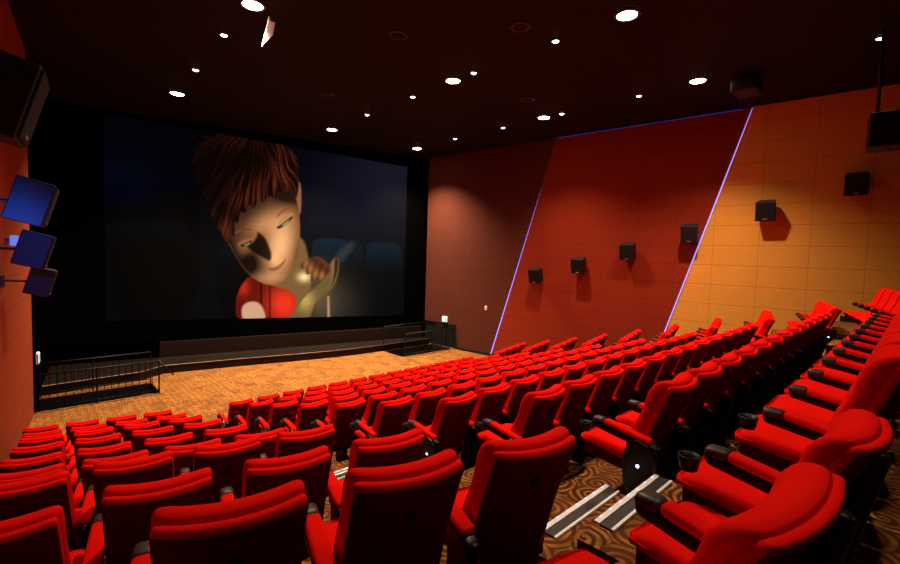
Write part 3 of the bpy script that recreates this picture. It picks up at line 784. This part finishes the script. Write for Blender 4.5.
# back row: the two nearest seats and their neighbour have lower backs, the rest are wider
def low_back(o, f=.80, dy=.10, wx=1.26, arm=1.06, cup=False, dx=0.0, cu=None):
    if cu:
        for ch in o.children:
            if ch.name.split('.')[0] in ('seat_cushion', 'seat_pan'): ch.location = cu; ch.scale = (.94, 1, 1)
    for ch in o.children:
        n_ = ch.name.split('.')[0]
        if n_ in ('backrest', 'back_shell'): ch.scale = (wx, 1, f); ch.location = (dx, dy, 0)
        if n_ == 'armrest':
            ch.scale = (1, 1, arm*1.0)
            if not cup:
                for g in list(ch.children):
                    if g.name.startswith('cup_holder'): bpy.data.objects.remove(g)
low_back(seat('m', 1.70, .12, F[0]-.05, R(-6), 'nearest red seat, lower right, left armrest ending in a large brown cap', 'red seats of the back row'), .755, .11, 1.50, 1.04, False, -.03, (.05, -.04, -.03))
_a0 = seat('m', .99, .22, F[0]-.05, R(-16), 'red seat cut by the bottom edge beside the aisle steps, only its cushion showing', 'red seats of the back row'); low_back(_a0, .66)
for ch in list(_a0.children):
    if ch.name.startswith('armrest'):
        for g in list(ch.children): bpy.data.objects.remove(g)
        bpy.data.objects.remove(ch)
low_back(seat('c', 2.29, .10, F[0]-.03, R(-3), 'second nearest red seat at the right edge of the photo', 'red seats of the back row'), .80, .05, 1.22, 1.02, True, .12)
for j in range(12):
    o = seat('c' if j == 0 else 'm', 3.05+.64*j, .06, F[0], 0, 'red seat in the very back row, %s beyond the two nearest seats' % O[j+1], 'red seats of the back row'); o.scale = (1.14, 1, 1)
for j in range(4):
    d = j*SP
    seat('e' if j == 3 else 'm', 10.82+d*math.cos(R(13)), .10+d*math.sin(R(13)), F[0], R(13), 'red seat turned inwards in the very back row, %s from the right wall' % O[4-j], 'red seats of the back row')

# ------------------------------------------------------------------ lit step nosings in the aisle
def nosing(x0, x1, y, z, label):
    t = empty('step_nosing', ((x0+x1)/2, y, z)); tag(t, label, 'step edge', 'lit step edges'); h = (x1-x0)/2
    bm = B(); box(bm, -h, h, -.083, -.023, 0, .012); finish('tread_strip', bm, M['grey'], t)
    bm = B(); box(bm, -h, h, -.022, .010, -.03, .018); finish('front_edge', bm, M['white'], t)
    bm = B(); box(bm, -h, h, -.100, -.084, 0, .014); finish('rear_edge', bm, M['white'], t)
    bm = B()
    for k in range(7):
        x = -h+.06+(2*h-.12)*k/6
        lathe(bm, [(.006, 0), (.006, .004)], 8, Matrix.Translation((x, .002, .018)))
    d = finish('light_dots', bm, M['ledw'], t); d['kind'] = 'stuff'; d['label'] = 'row of tiny blue lights'
for i in range(0, 9):
    zh = (F[i]+F[i+1])/2
    rn = ['between the back row and the row before it', 'below the eighth row'][0] if i == 0 else 'in front of the %s' % rowname(i)
    nosing(2.16, 2.94, ROWY[i+1]-.02, F[i], 'white edged aisle step, upper one %s' % rn)
    nosing(2.16, 2.94, ROWY[i+1]+.31, zh, 'white edged aisle step, lower one %s' % rn)
# floor markers on the front carpet
for (x, y), lb in (((3.95, 15.3), 'tiny metal floor marker on the carpet before the left part of the stage'), ((10.5, 14.4), 'tiny metal floor marker beside the right stairwell')):
    bm = B(); lathe(bm, [(.03, 0), (.03, .006), (.012, .012)], 12); o = finish('floor_marker', bm, M['trim'], None, True, (x, y, FLOOR)); tag(o, lb, 'marker', 'floor markers')

# ------------------------------------------------------------------ camera
cam = bpy.data.cameras.new('camera'); co_ = bpy.data.objects.new('camera', cam); C.objects.link(co_); S.camera = co_
cam.sensor_width = 36; cam.lens = 451.03/900*36; cam.clip_start = .02; cam.clip_end = 100
yaw, pit, rol = R(43.689), R(-3.4162), R(1.7703)
f = Vector((math.sin(yaw)*math.cos(pit), math.cos(yaw)*math.cos(pit), math.sin(pit)))
r = Vector((math.cos(yaw), -math.sin(yaw), 0)); u = r.cross(f)
r2 = math.cos(rol)*r + math.sin(rol)*u; u2 = -math.sin(rol)*r + math.cos(rol)*u
m = Matrix((r2, u2, -f)).transposed().to_4x4()
co_.matrix_world = m
